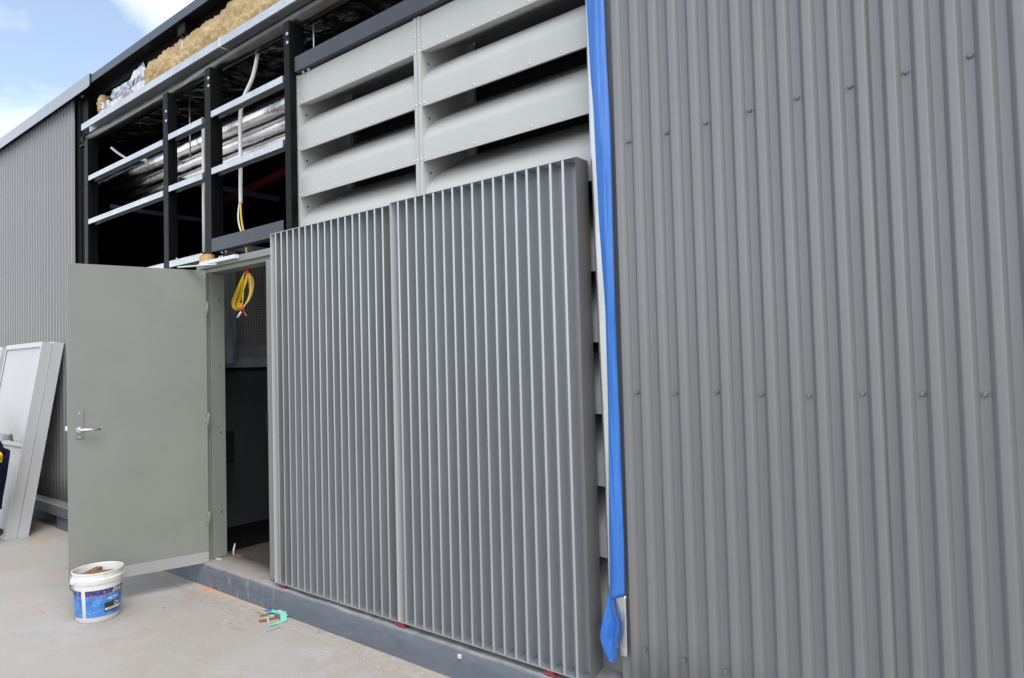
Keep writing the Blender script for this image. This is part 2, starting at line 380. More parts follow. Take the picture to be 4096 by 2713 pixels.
box('sky_blocker', 'inner_dark', -14.9, -6.37, .065, .074, .16, 4.552, kind='structure', label='dark sheet added behind the far cladding to block the sky')  # added blocker, stops sky showing between capping and cladding
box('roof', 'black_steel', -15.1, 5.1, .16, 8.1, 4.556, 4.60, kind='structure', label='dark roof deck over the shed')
def crum(u, v_):
    x = -14.5+14.6*u; y = .32+5.2*v_
    return (x, y, 4.20 + .25*v_ + .035*mnoise.noise(Vector((x*2.2, y*2.6, 0))) + .015*mnoise.noise(Vector((x*8, y*8, 4))))
MB().grid(crum, 160, 44).build('ceiling_foil', 'foil_ceiling', kind='structure', label='sagging crumpled foil under the roof')

# ------------------------------------------------------------------ corrugated cladding
def rib_profile(xa, xb, yp, depth=.024):
    """trapezoidal 87.5 mm sheet with pans centred on multiples of .0875; corners rounded"""
    P = .0875; pts = []
    k0 = math.floor(xa/P)-1; k1 = math.ceil(xb/P)+1
    for kk in range(k0, k1+1):
        c0 = kk*P
        pts += [(c0-.0145, yp), (c0+.0145, yp), (c0+.031, yp-depth), (c0+P-.031, yp-depth)]
    out = []
    for i in range(1, len(pts)-1):
        a, b_, c_ = Vector(pts[i-1]), Vector(pts[i]), Vector(pts[i+1]); t = .0046
        p = b_+(a-b_).normalized()*t; q = b_+(c_-b_).normalized()*t
        for s_ in (0, .33, .67, 1): out.append(p*(1-s_)**2 + b_*2*s_*(1-s_) + q*s_*s_)
    res = [(q.x, q.y) for q in out if xa <= q.x <= xb]
    def yat(x):
        for a, b_ in zip(out, out[1:]):
            if a.x <= x <= b_.x and b_.x > a.x: return a.y+(b_.y-a.y)*(x-a.x)/(b_.x-a.x)
        return yp
    if not res or res[0][0] > xa+1e-4: res.insert(0, (xa, yat(xa)))
    if res[-1][0] < xb-1e-4: res.append((xb, yat(xb)))
    return res
def sheet(name, xa, xb, yp, z0, z1, parent, xoff=0):
    prof = [(x+xoff, y) for x, y in rib_profile(xa, xb, yp)]
    m = MB(); nz = 12; m.add([(x, y, z0+(z1-z0)*j/nz) for j in range(nz+1) for x, y in prof],
                     [(j*len(prof)+i, j*len(prof)+i+1, (j+1)*len(prof)+i+1, (j+1)*len(prof)+i) for j in range(nz) for i in range(len(prof)-1)], True)
    return m.build(name, 'cladding', parent, solid=.0009)
wall = thing('corrugated_wall', 'grey corrugated steel cladding filling the right half, fixed with hex screws', 'wall', (0, 0, .10))
rib0 = .175+.04375
edges = [-.062, rib0, rib0+.7, rib0+1.4, rib0+2.1, rib0+2.8]
for i in range(5):
    xa = edges[i]-(.0345 if i else 0); xb = edges[i+1]+.0245
    sheet('cladding_sheet', xa, xb, -.0013 if i % 2 else 0.0, .10, 4.50, wall)
m = MB(); m.box(-.1105, -.0625, -.0035, -.0015, .10, 4.5); m.box(-.1105, -.1085, -.0015, .05, .10, 4.5); m.build('edge_flashing', 'cladding', wall)
# hex head screws with washers
def screw_mesh():
    m = MB(); m.lathe([(.0001, -.0028), (.0085, -.0028), (.0085, -.0012), (.0065, 0.0), (.0065, .0001)], 14)
    m.prism([(.0052*math.cos(R(60*i)), .0052*math.sin(R(60*i))) for i in range(6)], 'z', -.0068, -.0024)
    me = m.mesh('screw'); me.transform(Matrix.Rotation(R(-90), 4, 'X')); me.materials.append(M['screw_paint']); return me
sm = screw_mesh()
random.seed(11)
for zr in (.383, 1.465, 2.554, 3.66):
    for i in range(10):
        o = bpy.data.objects.new('screw', sm); COL.objects.link(o); o.parent = wall
        o.location = (.175*i+random.uniform(-.003, .003), -.0016 - (.0013 if False else 0), zr-.10+random.uniform(-.006, .006)); o.rotation_euler = (0, random.uniform(0, 1), 0)
        o.location.y = -.0042
# far cladding, left of the open frame
wall2 = thing('corrugated_wall', 'grey corrugated steel cladding beyond the open doorway, sheets end at the bare frame', 'wall', (-6.41, .03, .25))
xo = -6.41
for i in range(10):
    xb = -.7*i + (.0 if i == 0 else .0245); xa = max(-.7*(i+1) - .0345, -8.5)
    if i == 0: xb = -.012
    sheet('cladding_sheet', xa, xb, .03 - (.0013 if i % 2 else 0), .255, 4.46, wall2, xo)
m = MB(); prof = [(.10, 4.572), (-.012, 4.572), (-.012, 4.452), (-.026, 4.440), (-.030, 4.426), (-.027, 4.424), (-.022, 4.437), (-.0095, 4.4475), (-.0095, 4.569), (.10, 4.569)]
m.prism(prof, 'x', -15.0, -5.915); m.build('capping', 'capping', wall2)
m = MB(); m.prism([(.028, .292), (-.03, .262), (-.050, .245), (-.050, .145), (-.046, .145), (-.046, .242), (-.028, .258), (.028, .286)], 'x', -15.0, -6.39); m.build('base_flashing', 'cladding', wall2)

# ------------------------------------------------------------------ steel frame of the open bay
frame = thing('steel_frame', 'dark steel posts with galvanised girts framing the unclad bay above the door', 'frame', (-4.3, .05, .17))
def post(x0, x1, z0, z1, yd=.09, cleats=()):
    o = box('post', 'black_steel', x0, x1, .0, yd, z0, z1, frame, .004)
    return o
post(-6.085, -6.0, .17, 3.94, .095); post(-4.376, -4.291, .17, 3.945, .08); post(-3.671, -3.585, 2.497, 3.95, .098); post(-2.592, -2.527, .17, 3.955, .050)
box('post', 'black_steel', -2.60, -2.54, .056, .13, .17, 3.955, frame, .003)
box('post', 'black_steel', -6.36, -6.20, .075, .16, .17, 4.47, frame, .004)
box('post', 'black_steel', -.20, -.115, .11, .20, .17, 4.40, frame, .004)
# bolts in the posts near the pipe
for (x, zs) in ((-3.585, (3.80, 3.86)), (-4.291, (3.70, 3.78)), (-2.527, (3.80, 3.86))):
    for z in zs:
        m = MB(); m.tube([(x-.012, -.001, z), (x-.012, -.009, z)], .011, 10); m.build('bolt', 'galvanised', frame)
def girt(name, x0, x1, z0, h=.052, d=.062, mat='galvanised', t=.003, y0=.0):
    """channel with its web level on top, flanges hanging down, open underneath"""
    prof = [(y0, z0), (y0+.012, z0), (y0+.012, z0+.0025), (y0+t, z0+.0025), (y0+t, z0+h-t), (y0+d-t, z0+h-t), (y0+d-t, z0), (y0+d, z0), (y0+d, z0+h), (y0+.004, z0+h), (y0, z0+h-.004)]
    m = MB(); m.prism(prof, 'x', x0, x1); return m.build(name, mat, frame)
girt('girt', -6.16, -.40, 4.058, .066, .075)
girt('girt', -5.985, -4.385, 3.516, .05); girt('girt', -5.99, -4.385, 3.082, .05)
girt('girt', -4.283, -3.72, 3.535, .05); girt('girt', -4.283, -3.72, 3.100, .05)
girt('girt', -3.577, -2.612, 3.550, .05); girt('girt', -3.577, -2.618, 3.108, .05)
girt('girt', -5.99, -4.385, 2.462, .055); girt('girt', -4.283, -3.73, 2.468, .055)
# cleats bolted to the posts over each girt end
for (x0, x1, z) in ((-6.0, -5.92, 3.568), (-6.0, -5.92, 3.134), (-4.45, -4.375, 3.568), (-4.45, -4.375, 3.134), (-4.292, -4.23, 3.587), (-4.292, -4.23, 3.152), (-3.586, -3.50, 3.602), (-3.586, -3.50, 3.160), (-2.69, -2.592, 3.602), (-2.69, -2.592, 3.160), (-3.76, -3.672, 3.588), (-3.76, -3.672, 3.152), (-4.292, -4.20, 2.526), (-3.80, -3.672, 2.526)):
    cl = box('cleat', 'black_steel', x0, x1, .02, .10, z, z+.006, frame)
    m = MB(); xm = (x0+x1)/2; m.tube([(xm, .045, z+.004), (xm, .045, z+.022)], .008, 6); m.build('bolt', 'galvanised', cl)
# lintel over the door and beam over the louvres
m = MB(); m.prism([(.0, 2.512), (.075, 2.512), (.075, 2.518), (.006, 2.518), (.006, 2.612), (.0, 2.612)], 'x', -3.60, -2.628); m.build('lintel', 'lintel_steel', frame, .0015)
m = MB(); m.prism([(.022, 3.597), (.13, 3.597), (.13, 3.603), (.028, 3.603), (.028, 3.697), (.022, 3.697)], 'x', -2.50, .0); m.build('beam', 'lintel_steel', frame, .0015)
for x in (-3.50, -3.44):
    m = MB(); m.tube([(x, .04, 2.511), (x, .04, 2.495)], .012, 6); m.build('bolt', 'galvanised', frame)
for x in (-2.44, -2.38):
    m = MB(); m.tube([(x, .05, 3.599), (x, .05, 3.580)], .010, 6); m.build('bolt', 'galvanised', frame)
# eaves fascia: lip, soffit and beam behind it
m = MB(); m.prism([(0, 4.478), (.006, 4.478), (.006, 4.554), (0, 4.554)], 'x', -6.33, .0); m.build('fascia', 'fascia_steel', frame, .0012)
m = MB(); m.prism([(.0065, 4.484), (.115, 4.484), (.115, 4.40), (.20, 4.40), (.20, 4.41), (.125, 4.41), (.125, 4.545), (.30, 4.545), (.30, 4.554), (.0065, 4.554)], 'x', -6.33, .0); m.build('eaves_beam', 'black_steel', frame, .0012)
box('bracket', 'black_steel', -4.16, -4.04, .03, .11, 4.385, 4.48, frame)
# round tube beam under the girt
m = MB(); m.tube([(-6.28, .10, 4.006), (-.3, .10, 4.006)], .060, 28); m.build('tube_beam', 'pipe_steel', frame)
m = MB(); m.tube([(-6.285, .10, 4.006), (-6.20, .10, 4.006)], .064, 28); m.box(-6.30, -6.10, .03, .17, 3.925, 3.941); m.build('tube_end_collar', 'black_steel', frame)
m = MB(); m.tube([(-4.121, .05, 4.395), (-4.145, .05, 4.126)], .006, 8); m.tube([(-4.121, .05, 4.395), (-4.121, .05, 4.387)], .014, 6); m.build('hanger_rod', 'galvanised', frame)

# small cable tie round the top girt
m = MB(); m.box(-3.442, -3.424, -.003, -.0005, 4.055, 4.127); m.box(-3.442, -3.424, -.003, .12, 4.054, 4.0565); m.build('tie_strap', 'white_plastic', frame)

# ------------------------------------------------------------------ insulation and foil in the eaves
def batt(name, x0, x1, mat, label, seed, zt, yb=.045, ytop=.0, amp=1.0, taper=0, hf=1.0):
    m = MB(); nu = max(20, int((x1-x0)*110)); nv = 64
    if mat == 'foil_smooth': nu = max(8, int((x1-x0)*26)); nv = 20
    def fn(u, v_):
        x = x0+(x1-x0)*u; a = 2*math.pi*v_
        e = (1-max(0, (u-.86)/.14)**3*.35)*(1-max(0, (.07-u)/.07)**2*.5)
        h = zt-4.118; h *= (1-taper*(1-u)) ; h *= 1+.16*mnoise.noise(Vector((x*1.6, seed, 0)))
        cy, cz = .135, 4.128+h/2-.01
        ca, sa = math.cos(a), math.sin(a); q = (abs(ca)**4+abs(sa)**4)**-.25
        d = amp*(.030*mnoise.noise(Vector((x*3.2, ca*1.5+seed, sa*1.5))) + .024*abs(mnoise.noise(Vector((x*9, ca*4+seed, sa*4)))) + hf*.013*mnoise.noise(Vector((x*26, ca*9, sa*9+seed))) + hf*.007*mnoise.noise(Vector((x*60, ca*20, sa*20+seed))))
        return (x + d*.4, cy+(.085*q*ca)*e + d*ca, max(4.129, cz+(h/2*q*sa)*e + d*sa))
    m.grid(fn, nu, nv)
    n = nv+1; m.f += [tuple(range(nv))[::-1], tuple(nu*n+j for j in range(nv))]; m.sm += [True, True]
    if mat == 'foil_smooth': m.sm = [False]*len(m.f)
    return m.build(name, mat, None, label=label, cat='insulation', origin=((x0+x1)/2, .13, 4.13))
batt('insulation_batt', -4.93, -2.0, 'insulation', 'tan fibre insulation batt spilling along the top girt under the eaves', 3.1, 4.425, taper=.22)
o = batt('foil_batt', -5.60, -4.88, 'foil_smooth', 'shiny foil wrapped batt with a torn end beside the tan insulation', 5.2, 4.415, amp=.9, taper=.30, hf=.55)
o = batt('foil_batt', -5.86, -5.63, 'foil_smooth', 'small crumpled foil scrap at the far end of the top girt', 9.4, 4.30, amp=1.2, hf=.4)
o = batt('insulation_batt', -5.90, -5.80, 'insulation', 'small tuft of brown insulation beside the crumpled foil scrap', 2.4, 4.34, amp=1.0)

# ------------------------------------------------------------------ foil wrapped ducts inside
def duct(x0, x1, y, z, r, label, seed, band=()):
    t = thing('insulated_pipe', label, 'pipe', (x1, y, z), group=None)
    m = MB()
    def fn(u, v_):
        x = x0+(x1-x0)*u; a = 2*math.pi*v_; d = .0025*mnoise.noise(Vector((x*5, math.cos(a)*2+seed, math.sin(a)*2))) + .0012*mnoise.noise(Vector((x*18, math.cos(a)*6, math.sin(a)*6+seed)))
        return (x, y+(r+d)*math.cos(a), z+(r+d)*math.sin(a))
    m.grid(fn, 260, 26); m.build('wrap', 'foil', t)
    for bx in band:
        mb = MB(); mb.tube([(bx-.02, y, z), (bx+.02, y, z)], r+.012, 24); mb.build('band', 'galvanised', t)
    return t
duct(-7.2, -2.66, .42, 3.655, .088, 'uppermost foil wrapped duct inside the open bay, with a metal band', 1.0, (-4.93,))
duct(-7.2, -2.66, .47, 3.535, .062, 'middle of the three foil wrapped pipes inside the open bay', 4.0)
duct(-7.2, -2.66, .53, 3.455, .060, 'lowest of the three foil wrapped pipes inside the open bay', 8.0)
for x, lab in ((-6.2, 'grey bracket strut under the far end of the foil pipes'), (-4.72, 'grey bracket strut crossing under the foil pipes between the posts')):
    m = MB(); m.box(x-.02, x+.02, .28, 1.3, 3.32, 3.36); o = m.build('pipe_strut', 'lintel_steel', None, label=lab, cat='bracket', origin=(x, .3, 3.32))
m = MB(); m.tube([(-7.5, 1.7, 3.62), (-2.0, 1.5, 3.93)], .05, 14); m.build('sprinkler_pipe', 'red_pipe', None, label='dim red pipe sloping through the dark roof space', cat='pipe', origin=(-4.5, 1.6, 3.7))
for i, (x, y, z0, z1) in enumerate(((-4.52, .30, 3.5, 4.2), (-2.42, .12, 3.70, 3.93))):
    m = MB(); m.tube([(x, y, z0), (x, y, z1)], .006, 6); m.build('hanger_rod', 'galvanised', None, label=('thin hanger rod beside the second post', 'thin threaded rod standing above the louvre beam')[i], cat='rod', origin=(x, y, z0))

# ------------------------------------------------------------------ acoustic louvres
BL = [(0, 0), (0, .117), (.006, .140), (.018, .163), (.035, .190), (.055, .215), (.078, .239), (.104, .260), (.135, .281), (.165, .300), (.245, .350), (.310, .390), (.370, .427)]
BU = [(.370, .405), (.30, .345), (.22, .255), (.15, .150), (.10, .075), (.06, .030), (.03, .010), (.012, .003)]
def blade_mesh(w):
    m = MB(); m.prism(BL+BU, 'x', 0, w, smooth=True)
    me = m.mesh('blade', weld=True)
    return me
def smooth_by_angle(me, ang=R(35)):
    bm = bmesh.new(); bm.from_mesh(me)
    for f in bm.faces: f.smooth = True
    for e in bm.edges:
        e.smooth = not (len(e.link_faces) == 2 and e.calc_face_angle(0) > ang)
    bm.to_mesh(me); bm.free()
rv = MB().lathe([(.0001, -.0045), (.003, -.004), (.0052, -.0022), (.0058, 0)], 10).mesh('rivet'); rv.transform(Matrix.Rotation(R(-90), 4, 'X')); rv.materials.append(M['chrome'])
hole = MB().lathe([(.0001, -.0006), (.0065, -.0006), (.0065, .0)], 12).mesh('hole'); hole.transform(Matrix.Rotation(R(90), 4, 'Y')); hole.materials.append(M['inner_dark'])
def louvre(x0, x1, label, lf, rf):
    yf = .06; t = thing('acoustic_louvre', label, 'louvre', (x0, yf, .22), group='pair of acoustic louvres')
    H0, H1 = .22, 3.590
    L = Vector((x0, yf, .22))
    # side cheeks: front strip plus deep return
    m = MB(); m.box(x0, x0+lf, yf-.004, yf+.02, H0, H1); m.box(x0+lf-.003, x0+lf, yf+.02, .46, H0, H1); m.build('side_cheek', 'louvre_paint', t, .0012)
    m = MB(); m.box(x1-rf, x1, yf-.004, yf+.02, H0, H1); m.box(x1-rf, x1-rf+.003, yf+.02, .46, H0, H1); m.build('side_cheek', 'louvre_paint', t, .0012)
    a, b_ = x0+lf+.0005, x1-rf-.0005
    # top blade is a flat panel
    m = MB(); m.prism([(yf, 3.385), (yf, 3.585), (yf+.02, 3.585), (yf+.37, 3.585), (yf+.37, 3.545)]+[(yf+q[0], 3.385+q[1]*.40) for q in BU[1:]], 'x', a, b_); o = m.build('blade', 'louvre_paint', t)
    smooth_by_angle(o.data)
    me = blade_mesh(b_-a); me.materials.append(M['louvre_paint']); smooth_by_angle(me)
    zb = [3.069, 2.754, 2.438, 2.019, 1.692, 1.365, 1.038, .718, .405]
    for z in zb:
        o = bpy.data.objects.new('blade', me); COL.objects.link(o); o.parent = t; o.location = (a-x0, 0, z-.22)
    box('gap_blocker', 'inner_dark', x0+lf, x1-rf, .50, .52, H0, H1, t)  # dark sheet added behind the blades to keep the gaps black
    m = MB(); m.box(a, a+.055, .44, .462, H0, H1); m.box(b_-.055, b_, .44, .462, H0, H1); m.build('rear_frame', 'louvre_paint', t)
    # rivets along the blade bottoms and up the cheeks
    nn = 7
    for z in [3.385, 3.069, 2.754]:
        for i in range(nn):
            o = bpy.data.objects.new('rivet', rv); COL.objects.link(o); o.parent = t; o.location = (a+.02+(b_-a-.04)*i/(nn-1)-x0, -.0002, z+.018-.22)
    for xx in ([x0+lf/2] if lf > .015 else []) + ([x1-rf/2] if rf > .015 else []):
        for z in (3.57, 3.48, 3.39, 3.085, 2.77, 2.45):
            o = bpy.data.objects.new('rivet', rv); COL.objects.link(o); o.parent = t; o.location = (xx-x0, -.0042, z-.22)
    for z in (3.069, 2.754, 2.438):
        o = bpy.data.objects.new('hole', hole); COL.objects.link(o); o.parent = t; o.location = (lf+.0012, .055, z+.262-.22)
    return t
louvre(-2.535, -1.361, 'pale grey curved blade louvre above the narrower left screen', .024, .026)
louvre(-1.357, -.165, 'pale grey curved blade louvre beside the blue membrane strip', .027, .010)

# ------------------------------------------------------------------ vertical fin screens
def fin_mesh(h, pitch, depth, t=.0125):
    m = MB()
    # hollow extruded blade, small nosing, and a ribbed foot that laps under the next fin
    b0 = .080; p_ = pitch
    prof = [(0, 0), (t, 0), (t, .0025), (.0035, .0025), (.0035, b0), (p_*.68, b0), (p_*.68, .074), (p_*.74, .074), (p_*.74, .077), (p_*.80, .077), (p_*.80, .068), (p_*.87, .068), (p_*.87, .071), (p_*.92, .071), (p_*.92, .062),
            (p_-.0005, .062), (p_-.0005, depth-.004), (.001, depth-.004), (.001, .0025), (0, .0020)]
    m.prism(prof, 'z', 0, h)
    return m.mesh('fin')
def fin_screen(label, loc, w, h, nf, depth=.10, rot=None, first=.02, last=.0, group=None):
    t = thing('fin_screen', label, 'screen', loc, rot if rot is not None else (0, 0, 0), group)
    s = .003
    m = MB(); m.box(0, w, 0, depth, 0, s); m.build('frame_rail', 'fin_paint', t)
    m = MB(); m.box(0, w, 0, depth, h-s, h); m.build('frame_rail', 'fin_paint', t)
    m = MB(); m.box(0, s, 0, depth, s, h-s); m.build('frame_stile', 'stile_lit', t)
    m = MB(); m.box(w-s, w, 0, depth, s, h-s); m.build('frame_stile', 'stile_shaded', t)
    box('back_sheet', 'fin_paint', s, w-s, depth-.0035, depth-.0015, s, h-s, t)
    pitch = (w-first-last)/nf
    me = fin_mesh(h-2*s-.002, pitch, depth); me.materials.append(M['fin_paint'])
    random.seed(int(w*1000))
    for i in range(nf):
        o = bpy.data.objects.new('fin', me); COL.objects.link(o); o.parent = t
        o.location = (first+pitch*i, .0015+random.uniform(0, .0015), s+.001); o.rotation_euler = (0, random.uniform(-.0006, .0006), 0)
    return t
G1 = 'fin screens standing on the kerb'
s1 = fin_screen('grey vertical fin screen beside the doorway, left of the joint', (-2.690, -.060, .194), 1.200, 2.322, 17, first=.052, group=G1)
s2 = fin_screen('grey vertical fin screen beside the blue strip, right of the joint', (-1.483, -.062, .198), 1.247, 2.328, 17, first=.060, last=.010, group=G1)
# red packers under the screens
for (x0, x1, lab) in ((-2.645, -2.575, 'red plastic packer under the doorway end of the screens'), (-1.51, -1.43, 'red plastic packer under the joint between the two screens'), (-.49, -.43, 'red plastic packer under the blue strip end of the screens')):
    m = MB(); m.box(x0, x1, -.061, .0, .1755, .1845); m.box(x0+.008, x1-.012, -.058, .0, .1845, .1935 if x0 < -2 else .197); m.build('red_packer', 'red_packer', None, .001, label=lab, cat='packer', origin=((x0+x1)/2, -.05, .175))
box('glue_blob', 'tape_cream', -1.02, -.998, -.082, -.068, .120, .142, bevel=.005, label='small pale lump stuck to the kerb face below the right screen', cat='lump', origin=(-1.0, -.075, .118))
# sill tray and upstand at the foot of the cladding edge
tr = thing('sill_flashing', 'grey folded sill flashing at the foot of the cladding edge', 'flashing', (-.16, 0, .17))
m = MB(); m.prism([(.040, .40), (.043, .40), (.043, .232), (-.075, .190), (-.076, .172), (-.079, .172), (-.078, .193), (.040, .236)], 'x', -.236, -.098); m.build('tray', 'cladding', tr)
m = MB(); m.box(-.236, -.10, .0385, .0399, .34, .402); m.build('tape', 'tape_cream', tr)

# ------------------------------------------------------------------ blue membrane strip
mem = thing('membrane_strip', 'bright blue foil-backed membrane strip hanging along the cladding edge', 'membrane', (-.12, -.03, .55))
KB = [(4.40, -.20, -.075), (3.227, -.174, -.086), (2.654, -.154, -.076), (1.80, -.129, -.074), (1.40, -.131, -.073), (1.075, -.136, -.071), (.80, -.142, -.073), (.583, -.148, -.0755)]
def kb(z):
    for (za, la, ra), (zb, lb, rb) in zip(KB, KB[1:]):
        if zb <= z <= za:
            s_ = (z-zb)/(za-zb); return lb+(la-lb)*s_, rb+(ra-rb)*s_
    return KB[-1][1:]
def blue(u, v_):
    zend = .572+.030*v_; z = 4.40-(4.40-zend)*u; l, r_ = kb(max(z, .583)); x = l+(r_-l)*v_
    y = -.030 - .016*math.sin(math.pi*v_)**.7 + .011*mnoise.noise(Vector((x*38, z*.9, 0))) + .005*mnoise.noise(Vector((x*75, z*3.5, 3)))
    return (x + .004*mnoise.noise(Vector((z*2.5, 1, v_*.5))), y, z)
MB().grid(blue, 190, 18).build('blue_face', 'blue_membrane', mem, solid=.0012)
def foilb(u, v_):
    z = 4.40-(4.40-.60)*u; l, _ = kb(z)
    WT = [(4.41, .010), (3.23, .012), (2.65, .029), (1.80, .043), (1.07, .024), (.59, .010)]
    for (za, wa), (zb_, wb) in zip(WT, WT[1:]):
        if zb_ <= z <= za: wl = wb+(wa-wb)*(z-zb_)/(za-zb_)
    x = l - wl*(1-v_) + .012*v_; y = -.0265 + .004*(1-v_) + .003*mnoise.noise(Vector((x*30, z*4, 1)))
    return (x, y, z)
MB().grid(foilb, 120, 4).build('foil_face', 'foil_weave', mem, solid=.0010)
# twisted lower end
FL = [(.594, -.150, -.126), (.562, -.154, -.125), (.530, -.161, -.116), (.505, -.168, -.103), (.479, -.174, -.091), (.440, -.182, -.097), (.404, -.187, -.103), (.375, -.181, -.110), (.345, -.174, -.114), (.322, -.169, -.118), (.309, -.161, -.124), (.303, -.152, -.133)]
def flap(u, v_):
    i = min(int(u*(len(FL)-1)), len(FL)-2); s_ = u*(len(FL)-1)-i
    z, l, r_ = [FL[i][j]+(FL[i+1][j]-FL[i][j])*s_ for j in range(3)]
    fold = -.034*math.sin(math.pi*min(1, u*1.15))*(abs(v_-.52)**.8)*1.6
    return (l+(r_-l)*v_, -.036 + .010*math.sin(math.pi*min(1, u*1.2)) + fold + .004*mnoise.noise(Vector((v_*6, u*7, 0))), z + .012*abs(v_-.5)*u)
MB().grid(flap, 36, 14).build('twisted_end', 'blue_membrane', mem, solid=.0012)
def fback(u, v_):
    z = .598-.262*u; r_ = -.0735-.002*u; l = -.150+.004*math.sin(u*5)+.045*u
    return (l+(r_-l)*v_, -.0235+.002*mnoise.noise(Vector((v_*7, u*9, 4))), z)
MB().grid(fback, 24, 8).build('foil_end', 'foil_weave', mem, solid=.0010)

# ------------------------------------------------------------------ door frame and door
df = thing('door_frame', 'grey-green steel door frame set on the kerb', 'door frame', (-3.2, .05, .17))
jp = [(-3.735, -.012), (-3.668, -.012), (-3.664, -.008), (-3.664, .018), (-3.650, .018), (-3.646, .022), (-3.646, .128), (-3.735, .128)]
MB().prism(jp, 'z', .178, 2.36).build('jamb', 'frame_paint', df, .001)
jr = [(-2.828, -.010), (-2.735, -.010), (-2.735, .128), (-2.842, .128), (-2.842, .022), (-2.838, .018), (-2.828, .018)]
MB().prism(jr, 'z', .178, 2.36).build('jamb', 'frame_paint', df, .001)
hp = [(-.012, 2.392), (-.012, 2.440), (.128, 2.440), (.128, 2.360), (.022, 2.360), (.018, 2.364), (.018, 2.392)]
MB().prism(hp, 'x', -3.80, -2.735).build('head', 'frame_paint', df, .001)
box('strike_plate', 'inner_dark', -2.842-.0008, -2.825, -.0135, .03, 1.175, 1.315, df)
for z in (2.16, 1.64, 1.13, .52):          # plugged fixing holes in the reveal
    m = MB(); m.tube([(-3.647, .085, z), (-3.6440, .085, z)], .016, 16); o = m.build('fixing_plug', 'frame_paint', df)
    m = MB(); m.tube([(-3.646, .085, z), (-3.6425, .085, z)], .006, 10); m.build('plug_slot', 'satin_steel', o)
for (z0, z1) in ((1.66, 1.94), (.88, 1.13)):
    box('bracket', 'lintel_steel' if z0 > 1.5 else 'black_steel', -3.70, -3.66, .129, .205, z0, z1, df)
box('packer', 'timber', -3.735, -3.66, -.03, .14, .1705, .177, df); box('packer', 'tape_cream', -3.64, -3.59, .03, .055, .1712, .179, df)

DA = R(15)
door = thing('door', 'open grey-green steel door with lever handle, swung out over the concrete', 'door', (-3.650, -.020, .178), (0, 0, DA+math.pi))
# local axes: door runs along local +x?  build in local frame: x along leaf from hinge, y thickness, z up
door.rotation_euler = (0, 0, math.pi*1.5-DA)          # local +x points to (-sin a, -cos a)
DW, DH, DT = .885, 2.190, .042
m = MB(); m.box(.003, DW, 0, DT, .0, DH); m.build('leaf', 'door_paint', door, .0015)
# face towards the camera is local +y?  (-sin,-cos) rotated +90 -> (cos,-sin): yes
m = MB(); m.box(.004, DW-.002, DT, DT+.004, -.006, .072); m.build('weather_strip', 'strip_alloy', door, .0008)
for z in (1.90, 1.06, .32):
    hg = MB().tube([(-.004, DT+.002, z-.05), (-.004, DT+.002, z+.05)], .0055, 10).build('hinge', 'frame_paint', door)
    MB().box(.002, .030, DT, DT+.0022, z-.05, z+.05).build('hinge_leaf', 'frame_paint', hg)
    for zz in (z-.028, z+.028):
        MB().tube([(.018, DT+.0018, zz), (.018, DT+.0032, zz)], .004, 8).build('hinge_screw', 'dark_wire', hg)
pl = MB().box(.795, .845, DT, DT+.006, .985, 1.175).build('handle_plate', 'plate_steel', door, .002)
lv = MB(); yl = DT
lv.tube([(.822, yl+.005, 1.048), (.822, yl+.040, 1.048), (.818, yl+.052, 1.048), (.806, yl+.058, 1.048), (.76, yl+.058, 1.047), (.712, yl+.054, 1.045), (.703, yl+.046, 1.045)], [.011, .010, .010, .0095, .009, .0085, .008], 12)
lv.tube([(.822, yl+.004, 1.048), (.822, yl+.012, 1.048)], .018, 16); lv.build('lever', 'chrome', pl)
for z in (1.16, 1.0): MB().tube([(.821, yl+.005, z), (.821, yl+.0075, z)], .005, 8).build('plate_screw', 'chrome', pl)
MB().box(DW, DW+.003, .008, DT-.008, .96, 1.19).build('lock_face', 'satin_steel', door)
MB().box(DW, DW+.016, .014, DT-.014, 1.045, 1.075).build('latch_bolt', 'white_plastic', door, .002)
# closer track on the head and its arm
cl = thing('door_closer', 'white closer track and arm on top of the door frame', 'door closer', (-3.43, -.03, 2.43))
MB().box(-3.69, -3.171, -.046, -.013, 2.412, 2.440).build('track', 'white_bar', cl, .002)
MB().obox((-3.565, -.118, 2.392), (-.128, -.082, -.006), (.009, -.014, 0), (0, 0, .004)).build('arm', 'white_bar', cl)
MB().box(-3.72, -3.60, -.03, .03, 2.441, 2.497).build('timber_block', 'timber', None, .002, label='raw pine block wedged on the frame head under the post', cat='block', origin=(-3.66, 0, 2.44))
# little ragged strip of tape by the jamb
m = MB(); m.tube([(-3.60, .155, .172), (-3.594, .152, .20), (-3.588, .150, .225), (-3.575, .15, .255), (-3.572, .152, .275)], [.006, .007, .0075, .006, .002], 6); m.build('peeled_tape', 'white_plastic', None, label='curled white scrap standing behind the door jamb', cat='scrap', origin=(-3.59, .15, .17))
MB().box(-3.62, -3.54, .15, .19, .1705, .1775).build('timber_scrap', 'timber_brown', None, label='brown timber sliver on the sill behind the jamb', cat='scrap', origin=(-3.58, .17, .17))

